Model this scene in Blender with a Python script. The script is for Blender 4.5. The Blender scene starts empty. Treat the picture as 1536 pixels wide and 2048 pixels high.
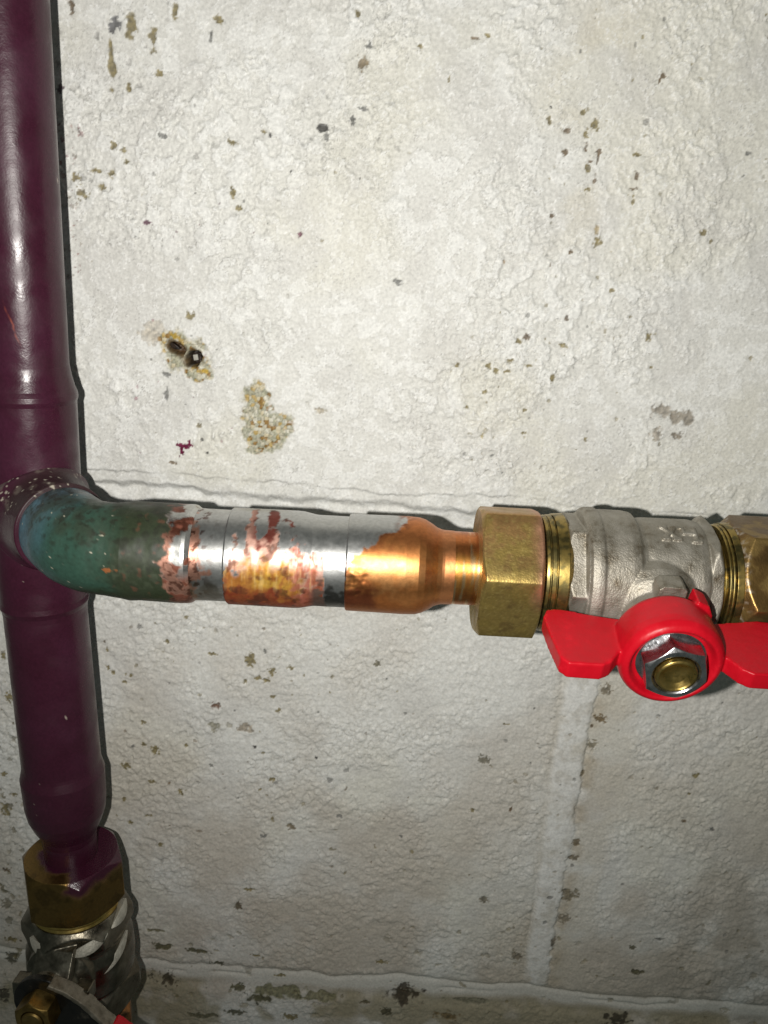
import bpy, math, random
import numpy as np
from mathutils import Vector, Matrix

# ------------------------------------------------------------------ camera, light, exposure
F = 1700.0                       # focal length in photo pixels (photo is 1536 x 2048)
T = math.radians(17.0)           # camera looks down by this
RHO = math.radians(4.3)          # and is rolled
H = 0.328                        # metres from the wall
sc = bpy.context.scene
fw = np.array([0, math.cos(T), -math.sin(T)])
r0 = np.array([1.0, 0, 0]); u0 = np.array([0, math.sin(T), math.cos(T)])
RT = r0*math.cos(RHO) + u0*math.sin(RHO)
UP = -r0*math.sin(RHO) + u0*math.cos(RHO)
CAM = np.array([0, -H, 0.0])
cd = bpy.data.cameras.new('camera'); cam = bpy.data.objects.new('camera', cd)
sc.collection.objects.link(cam); sc.camera = cam
cd.sensor_fit = 'HORIZONTAL'; cd.sensor_width = 36; cd.lens = F/1536*36
cd.clip_start = 0.005; cd.clip_end = 20
cam.matrix_world = Matrix(((RT[0], UP[0], -fw[0], CAM[0]), (RT[1], UP[1], -fw[1], CAM[1]), (RT[2], UP[2], -fw[2], CAM[2]), (0, 0, 0, 1)))

w = bpy.data.worlds.new('World'); sc.world = w; w.use_nodes = True
w.node_tree.nodes['Background'].inputs[0].default_value = (0.84, 1.0, 0.92, 1)
w.node_tree.nodes['Background'].inputs[1].default_value = 0.068

# the telephone's flash, beside the lens
ld = bpy.data.lights.new('flash', 'SPOT'); fl = bpy.data.objects.new('flash', ld); sc.collection.objects.link(fl)
FLP = CAM - RT*0.0255 - UP*0.004
fl.location = FLP
ld.energy = 4.6; ld.shadow_soft_size = 0.0022; ld.color = (1.0, 0.972, 0.915)
ld.spot_size = math.radians(132); ld.spot_blend = 1.0
aim = np.array([0.0, 0.0, 0.0]) - FLP
fl.rotation_euler = Vector(aim).to_track_quat('-Z', 'Y').to_euler()

sc.view_settings.view_transform = 'Standard'; sc.view_settings.look = 'None'
sc.view_settings.exposure = 0.0; sc.view_settings.gamma = 1.0
sc.render.resolution_x = 768; sc.render.resolution_y = 1024

# ------------------------------------------------------------------ helpers
rng = np.random.default_rng(7); random.seed(7)

def P(px, py, d):
    """point at stand-off d from the wall, seen at the photo's pixel (used for laying out real positions)"""
    u, v = px-768, py-1024
    dr = fw + RT*(u/F) - UP*(v/F)
    k = (H-d)/dr[1]
    return CAM + dr*k

def nrm(a):
    a = np.asarray(a, float); return a/np.linalg.norm(a)

def ss(a, b, x):
    t = np.clip((x-a)/(b-a), 0, 1); return t*t*(3-2*t)

_perm = np.random.default_rng(3).permutation(4096)
_g3 = np.random.default_rng(4).normal(size=(4096, 3)); _g3 /= np.linalg.norm(_g3, axis=1)[:, None]

def _h(i, j, k):
    return _perm[(_perm[(_perm[i & 4095] + j) & 4095] + k) & 4095]

def noise(p, scale):
    """gradient noise of points p (n,3), feature size 'scale' metres, about -0.7..0.7"""
    q = p/scale + 101.3
    i = np.floor(q).astype(np.int64); f = q-i
    u = f*f*f*(f*(f*6-15)+10)
    out = 0
    for a in (0, 1):
        for b in (0, 1):
            for c in (0, 1):
                g = _g3[_h(i[:, 0]+a, i[:, 1]+b, i[:, 2]+c)]
                dt = (g[:, 0]*(f[:, 0]-a) + g[:, 1]*(f[:, 1]-b) + g[:, 2]*(f[:, 2]-c))
                out = out + dt*(u[:, 0] if a else 1-u[:, 0])*(u[:, 1] if b else 1-u[:, 1])*(u[:, 2] if c else 1-u[:, 2])
    return out*1.5

def fbm(p, scale, o=3, off=0.0, gain=0.5):
    s = 0; a = 1.0
    for k in range(o):
        s = s + a*noise(p+off+k*0.137, scale/2**k); a *= gain
    return s

def worley(x, z, scale, seed=0):
    """F1, F2 and a random id per cell"""
    qx, qz = x/scale+57.1, z/scale+91.7
    ix, iz = np.floor(qx).astype(np.int64), np.floor(qz).astype(np.int64)
    d1 = np.full(x.shape, 9.0); d2 = np.full(x.shape, 9.0); idd = np.zeros(x.shape)
    for a in (-1, 0, 1):
        for b in (-1, 0, 1):
            h = _h(ix+a, iz+b, seed+0*ix); h2 = _perm[(h+77) & 4095]
            cx = ix+a+h/4096.0; cz = iz+b+h2/4096.0
            d = np.hypot(qx-cx, qz-cz)
            m = d < d1
            d2 = np.where(m, d1, np.minimum(d2, d)); idd = np.where(m, _perm[(h+991) & 4095]/4096.0, idd); d1 = np.where(m, d, d1)
    return d1, d2, idd

def mix(a, b, m):
    m = m[:, None]
    return a*(1-m) + np.asarray(b, float)*m

def c8(r, g, b):
    v = np.array([r, g, b])/255.0
    return np.where(v <= 0.04045, v/12.92, ((v+0.055)/1.055)**2.4)

def link(o): sc.collection.objects.link(o); return o

def thing(name, label, cat, loc=(0, 0, 0), group=None):
    o = link(bpy.data.objects.new(name, None)); o.location = tuple(loc); o.empty_display_size = 0.01
    o['label'] = label; o['category'] = cat
    if group: o['group'] = group
    return o

def mesh_obj(name, verts, quads, mat, parent=None, col=None, metal=None, rough=None, smooth=True):
    verts = np.asarray(verts, float)
    if parent is not None:
        r = parent
        while r is not None:
            verts = verts - np.array(r.location); r = r.parent
    me = bpy.data.meshes.new(name)
    if isinstance(quads, np.ndarray):
        nq = len(quads)
        me.vertices.add(len(verts)); me.vertices.foreach_set('co', verts.astype(np.float32).ravel())
        me.loops.add(nq*4); me.loops.foreach_set('vertex_index', quads.astype(np.int32).ravel())
        me.polygons.add(nq); me.polygons.foreach_set('loop_start', np.arange(nq, dtype=np.int32)*4)
        me.update(calc_edges=True)
    else:
        me.from_pydata([tuple(v) for v in verts], [], quads)
    me.polygons.foreach_set('use_smooth', [smooth]*len(me.polygons))
    if col is not None:
        a = me.attributes.new('tint', 'FLOAT_COLOR', 'POINT')
        a.data.foreach_set('color', np.concatenate([np.clip(col, 0, 1), np.ones((len(verts), 1))], 1).astype(np.float32).ravel())
    for nm, arr in (('metal', metal), ('rough', rough)):
        if arr is not None:
            a = me.attributes.new(nm, 'FLOAT', 'POINT'); a.data.foreach_set('value', np.broadcast_to(arr, (len(verts),)).astype(np.float32))
    me.materials.append(mat); me.validate()
    o = link(bpy.data.objects.new(name, me))
    if parent is not None: o.parent = parent
    return o

# ---- materials
def mat_base(name):
    m = bpy.data.materials.new(name); m.use_nodes = True
    nt = m.node_tree; return m, nt, nt.nodes['Principled BSDF']

def add_bump(nt, bsdf, scales, dist, strength=1.0):
    tc = nt.nodes.new('ShaderNodeTexCoord'); acc = None
    for s, wt in scales:
        n = nt.nodes.new('ShaderNodeTexNoise'); n.inputs['Scale'].default_value = s; n.inputs['Detail'].default_value = 3
        nt.links.new(tc.outputs['Object'], n.inputs['Vector'])
        mu = nt.nodes.new('ShaderNodeMath'); mu.operation = 'MULTIPLY'; mu.inputs[1].default_value = wt
        nt.links.new(n.outputs['Fac'], mu.inputs[0])
        if acc is None: acc = mu.outputs[0]
        else:
            ad = nt.nodes.new('ShaderNodeMath'); nt.links.new(acc, ad.inputs[0]); nt.links.new(mu.outputs[0], ad.inputs[1]); acc = ad.outputs[0]
    b = nt.nodes.new('ShaderNodeBump'); b.inputs['Distance'].default_value = dist; b.inputs['Strength'].default_value = strength
    nt.links.new(acc, b.inputs['Height']); nt.links.new(b.outputs[0], bsdf.inputs['Normal'])

def attr_mat(name, bump=((1500, 1.0),), dist=0.0001, strength=1.0, spec=0.5, coat=0.0):
    """colour, metal and roughness carried by the mesh, plus fine procedural grain"""
    m, nt, b = mat_base(name)
    for an, inp in (('tint', 'Base Color'), ('metal', 'Metallic'), ('rough', 'Roughness')):
        a = nt.nodes.new('ShaderNodeAttribute'); a.attribute_name = an
        if an == 'tint':
            tc = nt.nodes.new('ShaderNodeTexCoord'); n = nt.nodes.new('ShaderNodeTexNoise'); n.inputs['Scale'].default_value = 900; n.inputs['Detail'].default_value = 4
            nt.links.new(tc.outputs['Object'], n.inputs['Vector'])
            mr = nt.nodes.new('ShaderNodeMapRange'); mr.inputs['From Min'].default_value = 0.3; mr.inputs['From Max'].default_value = 0.7
            mr.inputs['To Min'].default_value = 0.86; mr.inputs['To Max'].default_value = 1.1
            nt.links.new(n.outputs['Fac'], mr.inputs['Value'])
            v = nt.nodes.new('ShaderNodeVectorMath'); v.operation = 'SCALE'
            nt.links.new(a.outputs['Color'], v.inputs[0]); nt.links.new(mr.outputs[0], v.inputs['Scale'])
            nt.links.new(v.outputs[0], b.inputs[inp])
        else:
            nt.links.new(a.outputs['Fac'], b.inputs[inp])
    b.inputs['Specular IOR Level'].default_value = spec
    b.inputs['Coat Weight'].default_value = coat
    add_bump(nt, b, bump, dist, strength)
    return m

def noise_mat(name, stops, scale, metal, rough, bump, dist, detail=5, coat=0.0, rough2=None, spec=0.5):
    m, nt, b = mat_base(name)
    tc = nt.nodes.new('ShaderNodeTexCoord'); n = nt.nodes.new('ShaderNodeTexNoise')
    n.inputs['Scale'].default_value = scale; n.inputs['Detail'].default_value = detail; n.inputs['Roughness'].default_value = 0.65
    nt.links.new(tc.outputs['Object'], n.inputs['Vector'])
    r = nt.nodes.new('ShaderNodeValToRGB'); e = r.color_ramp.elements
    while len(e) < len(stops): e.new(0.5)
    for k, (p, c) in enumerate(stops): e[k].position = p; e[k].color = (*c, 1)
    nt.links.new(n.outputs['Fac'], r.inputs[0]); nt.links.new(r.outputs[0], b.inputs['Base Color'])
    b.inputs['Metallic'].default_value = metal; b.inputs['Roughness'].default_value = rough
    if rough2 is not None:
        mr = nt.nodes.new('ShaderNodeMapRange'); mr.inputs['From Min'].default_value = 0.35; mr.inputs['From Max'].default_value = 0.65
        mr.inputs['To Min'].default_value = rough; mr.inputs['To Max'].default_value = rough2
        nt.links.new(n.outputs['Fac'], mr.inputs['Value']); nt.links.new(mr.outputs[0], b.inputs['Roughness'])
    b.inputs['Coat Weight'].default_value = coat; b.inputs['Specular IOR Level'].default_value = spec
    add_bump(nt, b, bump, dist)
    return m

# ---- the surface of revolution everything turned is built from
def resample(prof, step=0.00045):
    out = [prof[0]]
    for a, b in zip(prof[:-1], prof[1:]):
        L = math.hypot(b[0]-a[0], b[1]-a[1]); n = max(1, int(math.ceil(L/step)))
        e = min(0.18, 0.00015/max(L, 1e-9)) if L > 0.0008 else None
        ts = list(np.linspace(0, 1, n+1)[1:])
        if e: ts = [e]+ts[:-1]+[1-e, 1.0]
        for t in sorted(set(ts)): out.append((a[0]+(b[0]-a[0])*t, a[1]+(b[1]-a[1])*t))
    return np.array(out)

def lathe(name, O, D, U, prof, mat, parent, N=192, shape=None, colour=None, disp=None, raw=False, path=None, step=0.00045):
    """prof: list of (s, r) metres along D from O; shape(r, s, th) may cut it; U is angle 0, D x U is +90 deg"""
    D = nrm(D); U = nrm(np.asarray(U) - D*np.dot(U, D)); V = np.cross(D, U)
    pr = resample(prof, step); n = len(pr)
    th = np.arange(N)/N*2*math.pi
    s = np.repeat(pr[:, 0], N); r = np.repeat(pr[:, 1], N); t = np.tile(th, n)
    if shape is not None: r = shape(r, s, t)
    rad = np.cos(t)[:, None]*U + np.sin(t)[:, None]*V
    if path is None:
        c = np.asarray(O) + s[:, None]*D
        pts = c + rad*r[:, None]
    else:
        c, rad = path(s, t); pts = c + rad*r[:, None]
    if disp is not None: pts = pts + rad*disp(pts, s, t)[:, None]
    i = np.arange(n-1)[:, None]*N; j = np.arange(N)[None, :]; j2 = (j+1) % N
    q = np.stack([(i+j), (i+j2), (i+N+j2), (i+N+j)], -1).reshape(-1, 4)
    q = q[:, ::-1]
    if raw: return pts, q
    col = me = ro = None
    if colour is not None: col, me, ro = colour(pts, s, t)
    return mesh_obj(name, pts, q, mat, parent, col, me, ro)

def hexcut(R, rot, soft=0.0004):
    """cut a round profile to a hexagon of corner radius R with one corner at angle rot"""
    def f(r, s, t):
        a = (t-rot + math.pi/6) % (math.pi/3) - math.pi/6            # 0 at a corner
        hx = R*math.cos(math.pi/6)/np.cos(math.pi/6-np.abs(a))
        d = np.clip(0.5+0.5*(hx-r)/soft, 0, 1)
        return np.minimum(r, hx*(1-d)+r*d - soft*d*(1-d))
    return f

def prism(poly, O, A, B, C, c0, c1):
    """closed prism: polygon (a,b) in the plane A,B swept along C"""
    n = len(poly); O, A, B, C = map(np.asarray, (O, A, B, C))
    v = [O+A*a+B*b+C*c0 for a, b in poly]+[O+A*a+B*b+C*c1 for a, b in poly]
    f = [list(range(n))[::-1], list(range(n, 2*n))]+[[i, (i+1) % n, n+(i+1) % n, n+i] for i in range(n)]
    return v, f

def join(parts):
    V = []; Fc = []
    for v, f in parts:
        k = len(V); V += [tuple(p) for p in v]; Fc += [[int(i)+k for i in q] for q in (f.tolist() if isinstance(f, np.ndarray) else f)]
    return np.array(V), Fc

def fused(name, parts, mat, parent, voxel=0.0004, sm=3, fac=0.5):
    v, f = join(parts)
    import bmesh
    o = mesh_obj(name, v, f, mat, parent)
    bm = bmesh.new(); bm.from_mesh(o.data); bmesh.ops.recalc_face_normals(bm, faces=bm.faces); bm.to_mesh(o.data); bm.free()
    m = o.modifiers.new('remesh', 'REMESH'); m.mode = 'VOXEL'; m.voxel_size = voxel; m.use_smooth_shade = True
    if sm:
        s = o.modifiers.new('smooth', 'SMOOTH'); s.iterations = sm; s.factor = fac
    return o

def bevelled(name, parts, mat, parent, wd=0.0005, seg=3):
    v, f = join(parts)
    o = mesh_obj(name, v, f, mat, parent)
    import bmesh
    bm = bmesh.new(); bm.from_mesh(o.data); bmesh.ops.recalc_face_normals(bm, faces=bm.faces); bm.to_mesh(o.data); bm.free()
    b = o.modifiers.new('bevel', 'BEVEL'); b.width = wd; b.segments = seg; b.limit_method = 'ANGLE'; b.angle_limit = math.radians(30)
    return o

# ------------------------------------------------------------------ the wall (fine relief, real geometry)
def build_wall():
    def axis(lo, hi, a, b, st):
        core = np.arange(a, b, st)
        out = []; x = a; k = st
        while x > lo: k *= 1.12; x -= k; out.append(x)
        lo_ = out[::-1]; out = []; x = core[-1]; k = st
        while x < hi: k *= 1.12; x += k; out.append(x)
        return np.concatenate([lo_, core, out])
    xs = axis(-0.75, 0.75, -0.215, 0.215, 0.00042)
    zs = axis(-0.85, 0.55, -0.405, 0.125, 0.00045)
    nx, nz = len(xs), len(zs)
    X, Z = np.meshgrid(xs, zs); x = X.ravel(); z = Z.ravel()
    p = np.stack([x, 0*x, z], 1)
    # joint lines
    zj1 = P(692, 972, 0)[2]; zj2 = P(650, 1000, 0)[2]; zb = P(700, 1950, 0)[2]
    wob = fbm(p, 0.03, 5, 0, 0.6)*0.0030
    wob2 = fbm(p, 0.02, 5, 3.3, 0.6)*0.0020
    b_low = fbm(p, 0.05, 2, 9.1)
    h = 0.0003*b_low
    low = ss(0, -0.006, z-(zj2-0.012))               # 1 in the lower course
    # terraces of old paint film
    n1 = fbm(p, 0.0065, 4, 1.7, 0.62); n2 = fbm(p, 0.0034, 3, 5.2, 0.6); nl = fbm(p, 0.022, 3, 7.7)
    ter = 0.00016*ss(-0.015, 0.03, n1-0.12) + 0.00016*ss(-0.02, 0.02, n1+0.18) + 0.00013*ss(-0.02, 0.02, n2-0.22-0.25*nl) + 0.00009*ss(-0.025, 0.025, n2+0.28)
    rim = 0.00012*np.exp(-((n1-0.15)/0.035)**2) + 0.00009*np.exp(-((n2-0.25-0.25*nl)/0.05)**2)
    calm = ss(0.25, -0.25, fbm(p, 0.045, 3, 12.2))   # smoother patches
    fine = 0.00006*fbm(p, 0.0016, 2, 8.8)
    up_h = (ter+rim)*(0.28+1.15*(1-calm)) + fine*(0.3+0.7*(1-calm))
    # pebbly lower course
    d1, d2, cid = worley(x+0.0009*n1, z+0.0009*n2, 0.0024, 3)
    e1, e2, _ = worley(x+0.001*n2, z-0.001*n1, 0.0045, 9)
    peb = 0.00036*(1-np.clip(d1, 0, 1)**2)*(0.2+1.1*cid) + 0.00020*ss(0, .35, e2-e1)*(1-calm*0.6) + 0.00024*n2 + 0.00010*n1 + 0.00015*ss(-0.02, 0.03, n1-0.1)
    peb = peb*(0.45+0.55*ss(-0.3, 0.25, nl))
    # edge of the upper blocks, mortar bed
    d_a = z-zj1+wob; d_b = z-zj2+wob2
    joint = ss(0.0003, -0.0008, d_a)*(-0.0007-0.0009*nl) + ss(0.0015, -0.0026, d_b)*(-0.0026-0.0010*nl)
    mort = ss(0, -0.0015, d_b)*(1-low)
    h_up = 1.45*up_h*(1-0.75*ss(0.012, 0.0, z-zj1)) + joint
    h_lo = 1.25*peb - 0.0004
    h = h + h_up*(1-low) + h_lo*low
    h += -0.0004*mort*0
    # vertical joint in the lower course, a proud smooth band with an eaten edge on its right
    q0, q1 = P(1160, 1380, 0), P(1076, 1940, 0)
    xv = q0[0] + (z-q0[2])*(q1[0]-q0[0])/(q1[2]-q0[2])
    dx = x-xv + wob2*0.5; hw = 0.0058+0.0012*ss(q1[2], q0[2], z)
    inlow = low*ss(zb-0.002, zb+0.006, z)
    band = np.where(dx > 0, ss(hw+0.0008, hw-0.0004, dx+0.0016*np.abs(fbm(p, 0.007, 3, 23.0))), ss(hw+0.0018, hw-0.0018, -dx))*inlow
    h = h*(1-0.85*band) + 0.00012*n2*band + band*0.0009*np.sqrt(np.clip(1.05-(dx/(hw+0.001))**2, 0, 1))
    scj = 0.0016*np.abs(fbm(p, 0.007, 3, 23.0)); rgt = dx-hw+scj
    scal = 0.5+0.8*np.abs(fbm(p, 0.008, 2, 21.0))/0.35
    ditch = np.exp(-((rgt-0.0014)/0.0020)**2)*inlow*(0.35+0.8*ss(-0.1, 0.35, fbm(p, 0.010, 2, 25.0)))
    h -= 0.0007*ditch*np.clip(scal, 0, 1.4)
    ledge = ss(0.0, 0.002, rgt)*ss(0.022, 0.012, rgt)*inlow
    h = h*(1-0.6*ledge)
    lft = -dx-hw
    h -= 0.0006*np.exp(-((lft-0.0006)/0.0009)**2)*inlow*ss(-0.2, .2, fbm(p, 0.03, 2, 31))
    # bottom joint
    wb = fbm(p, 0.035, 4, 41)*0.003
    db = z-zb+wb
    below = ss(0.001, -0.001, db)
    h = h*(1-0.85*below*ss(-0.013, -0.009, db)) - 0.0012*below*ss(-0.016, -0.010, db) - 0.0009*np.exp(-(db/0.0018)**2)
    h -= 0.0007*np.exp(-((db+0.0045)/0.0009)**2)*ss(-0.1, .2, fbm(p, 0.03, 2, 43))
    # ---- albedo
    base = np.tile(np.array([0.70, 0.695, 0.66]), (len(x), 1))
    base = mix(base, (0.78, 0.78, 0.755), (1-low)*ss(-0.05, 0.05, n1-0.1)*0.8 + low*ss(0.6, 0.2, d1)*0.6)
    base = mix(base, (0.66, 0.635, 0.53), 0.38*ss(0.05, 0.55, fbm(p, 0.07, 3, 51)+0.25*ss(0.02, 0.10, x)))
    base = mix(base, (0.62, 0.61, 0.58), 0.55*ss(0.0, 0.5, fbm(p, 0.03, 4, 53)))
    ylw = np.exp(-(((x-P(1170, 350, 0)[0])/0.013)**2)) * ss(P(1170, 700, 0)[2], P(1170, 250, 0)[2], z)
    base = mix(base, (0.60, 0.53, 0.36), 0.30*ylw*ss(-0.3, 0.3, nl))
    dirt_low = ss(P(700, 1250, 0)[2], P(700, 1980, 0)[2], z)
    base = mix(base, (0.50, 0.44, 0.36), low*(0.28+0.50*dirt_low)*ss(-0.45, 0.45, fbm(p, 0.05, 4, 57)+0.3*(dirt_low-0.3)))
    grow = ss(-0.25, .35, fbm(p, 0.016, 4, 61)+0.15)*ss(P(1500, 1500, 0)[2], P(1500, 2000, 0)[2], z)*ss(P(1150, 1700, 0)[0], P(1500, 1700, 0)[0], x)
    base = mix(base, (0.33, 0.30, 0.25), 0.6*grow)
    # grime lying in the hollows of the film (upper: fine edges, lower: between the pebbles)
    edge = np.exp(-((n1-0.095)/0.022)**2)*ss(-0.1, 0.35, fbm(p, 0.02, 3, 63)) + 0.8*np.exp(-((n2-0.17-0.25*nl)/0.035)**2)*ss(0.0, 0.4, fbm(p, 0.024, 3, 67))
    base = mix(base, (0.36, 0.35, 0.33), np.clip(0.62*edge*(1-low)*(1-mort), 0, 1))
    gr = ss(0.16, 0.0, d2-d1)*ss(-0.2, 0.4, nl)
    base = mix(base, (0.42, 0.40, 0.34), 0.35*gr*low*(1-band))
    wht = np.exp(-((n1-0.19)/0.03)**2)*(1-low)
    base = mix(base, (0.87, 0.87, 0.85), 0.8*wht)
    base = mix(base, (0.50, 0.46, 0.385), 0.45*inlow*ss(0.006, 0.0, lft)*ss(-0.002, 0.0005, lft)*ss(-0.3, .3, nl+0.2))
    base = mix(base, (0.60, 0.555, 0.47), 0.5*ledge*ss(-0.3, .3, nl+0.1))
    base = mix(base, (0.79, 0.79, 0.77), 0.8*band*ss(-0.75, 0.2, fbm(p, 0.012, 4, 91)+0.5*nl))
    base = mix(base, (0.52, 0.49, 0.43), 0.45*band*ss(0.15, 0.5, fbm(p, 0.006, 3, 93)))
    base = mix(base, (0.70, 0.69, 0.64), 0.7*ss(0.0, -0.0015, db)*ss(-0.009, -0.006, db))
    base = mix(base, (0.42, 0.35, 0.25), np.clip(0.55*np.exp(-((rgt-0.0025)/0.0035)**2)*inlow*ss(-0.35, 0.3, fbm(p, 0.012, 3, 97)), 0, 1))
    base = mix(base, (0.30, 0.26, 0.15), 0.65*below*ss(-0.006, -0.011, db)*ss(-0.25, .3, fbm(p, 0.02, 3, 71)))
    line = np.exp(-((d_a+0.0002)/0.00035)**2)*ss(-.25, .2, fbm(p, .02, 2, 73)) + np.exp(-((d_b)/0.0005)**2)
    base = mix(base, (0.44, 0.43, 0.40), np.clip(0.40*line*ss(-0.35, 0.3, fbm(p, 0.009, 3, 75)), 0, 1))
    n3 = fbm(p, 0.0042, 4, 81.0, 0.65)+0.35*nl                # outlines of lifted film
    ol3 = np.exp(-((n3-0.12)/0.018)**2)*ss(-0.15, 0.3, fbm(p, 0.03, 3, 83))*(1-low)*(1-mort)
    h += -0.00007*ss(0.10, 0.14, n3)*(1-low)
    clus = 0
    for cx, cy, rr, st in ((190, 190, 0.020, 1.0), (160, 420, 0.012, 0.6), (690, 230, 0.020, 0.9), (760, 60, 0.016, 0.5), (700, 350, 0.012, 0.6), (1160, 290, 0.016, 0.6), (1480, 240, 0.018, 0.7), (1040, 760, 0.020, 0.6), (1340, 850, 0.018, 0.8), (1450, 600, 0.025, 0.5), (840, 500, 0.02, 0.35), (420, 620, 0.015, 0.4)):
        c0_ = P(cx, cy, 0); clus = clus+st*np.exp(-((x-c0_[0])**2+(z-c0_[2])**2)/rr**2)
    clus = np.clip(clus, 0, 1)*(1-low)
    n4 = fbm(p, 0.0026, 3, 87.0, 0.65)
    h += -0.00012*clus*ss(0.05, 0.09, n4)
    base = mix(base, (0.34, 0.335, 0.31), np.clip(0.55*clus*np.exp(-((n4-0.06)/0.05)**2), 0, 1))
    base = mix(base, (0.40, 0.395, 0.37), np.clip((0.45+0.3*clus)*ol3, 0, 1))
    base = mix(base, (0.85, 0.85, 0.83), np.clip(0.5*np.exp(-((n3-0.165)/0.02)**2)*(1-low), 0, 1))
    rough = np.full(len(x), 0.55)
    H2 = h.reshape(nz, nx); B2 = base.reshape(nz, nx, 3); R2 = rough.reshape(nz, nx)

    def window(cx, cz, r):
        i0, i1 = np.searchsorted(xs, [cx-r, cx+r]); j0, j1 = np.searchsorted(zs, [cz-r, cz+r])
        return slice(j0, j1), slice(i0, i1)

    def blob(px, py, rx, ry, rot=0, colour=(0.24, 0.19, 0.07), depth=0.0005, amp=0.7, a=1.0, sharp=0.16, nsc=None, seed=0.0):
        c = P(px, py, 0); k = (P(px+1, py, 0)[0]-c[0])       # metres per photo pixel there
        rx, ry = rx*k, ry*k; R = max(rx, ry)*2.2+0.001
        sl = window(c[0], c[2], R)
        xx, zz = X[sl], Z[sl]
        if xx.size == 0: return
        ca, sa = math.cos(rot), math.sin(rot)
        u = (xx-c[0])*ca+(zz-c[2])*sa; v = -(xx-c[0])*sa+(zz-c[2])*ca
        q = np.stack([xx.ravel(), 0*xx.ravel(), zz.ravel()], 1)
        nn = fbm(q, nsc or max(0.0016, 0.9*max(rx, ry)), 3, px*0.013+py*0.0071+seed).reshape(xx.shape)
        d = np.hypot(u/rx, v/ry)+amp*nn
        m = ss(1+sharp, 1-sharp, d)
        var = 0.8+0.5*(fbm(q, 0.0012, 2, 3.1).reshape(xx.shape))
        cc = np.array(colour)*np.clip(var, 0.4, 1.5)[..., None]
        B2[sl] = B2[sl]*(1-a*m[..., None])+cc*a*m[..., None]
        H2[sl] -= depth*m
        return sl, m, q, xx, zz

    OL = (0.25, 0.20, 0.075); BR = (0.17, 0.115, 0.06); GY = (0.20, 0.20, 0.19); DK = (0.035, 0.032, 0.03)
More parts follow.
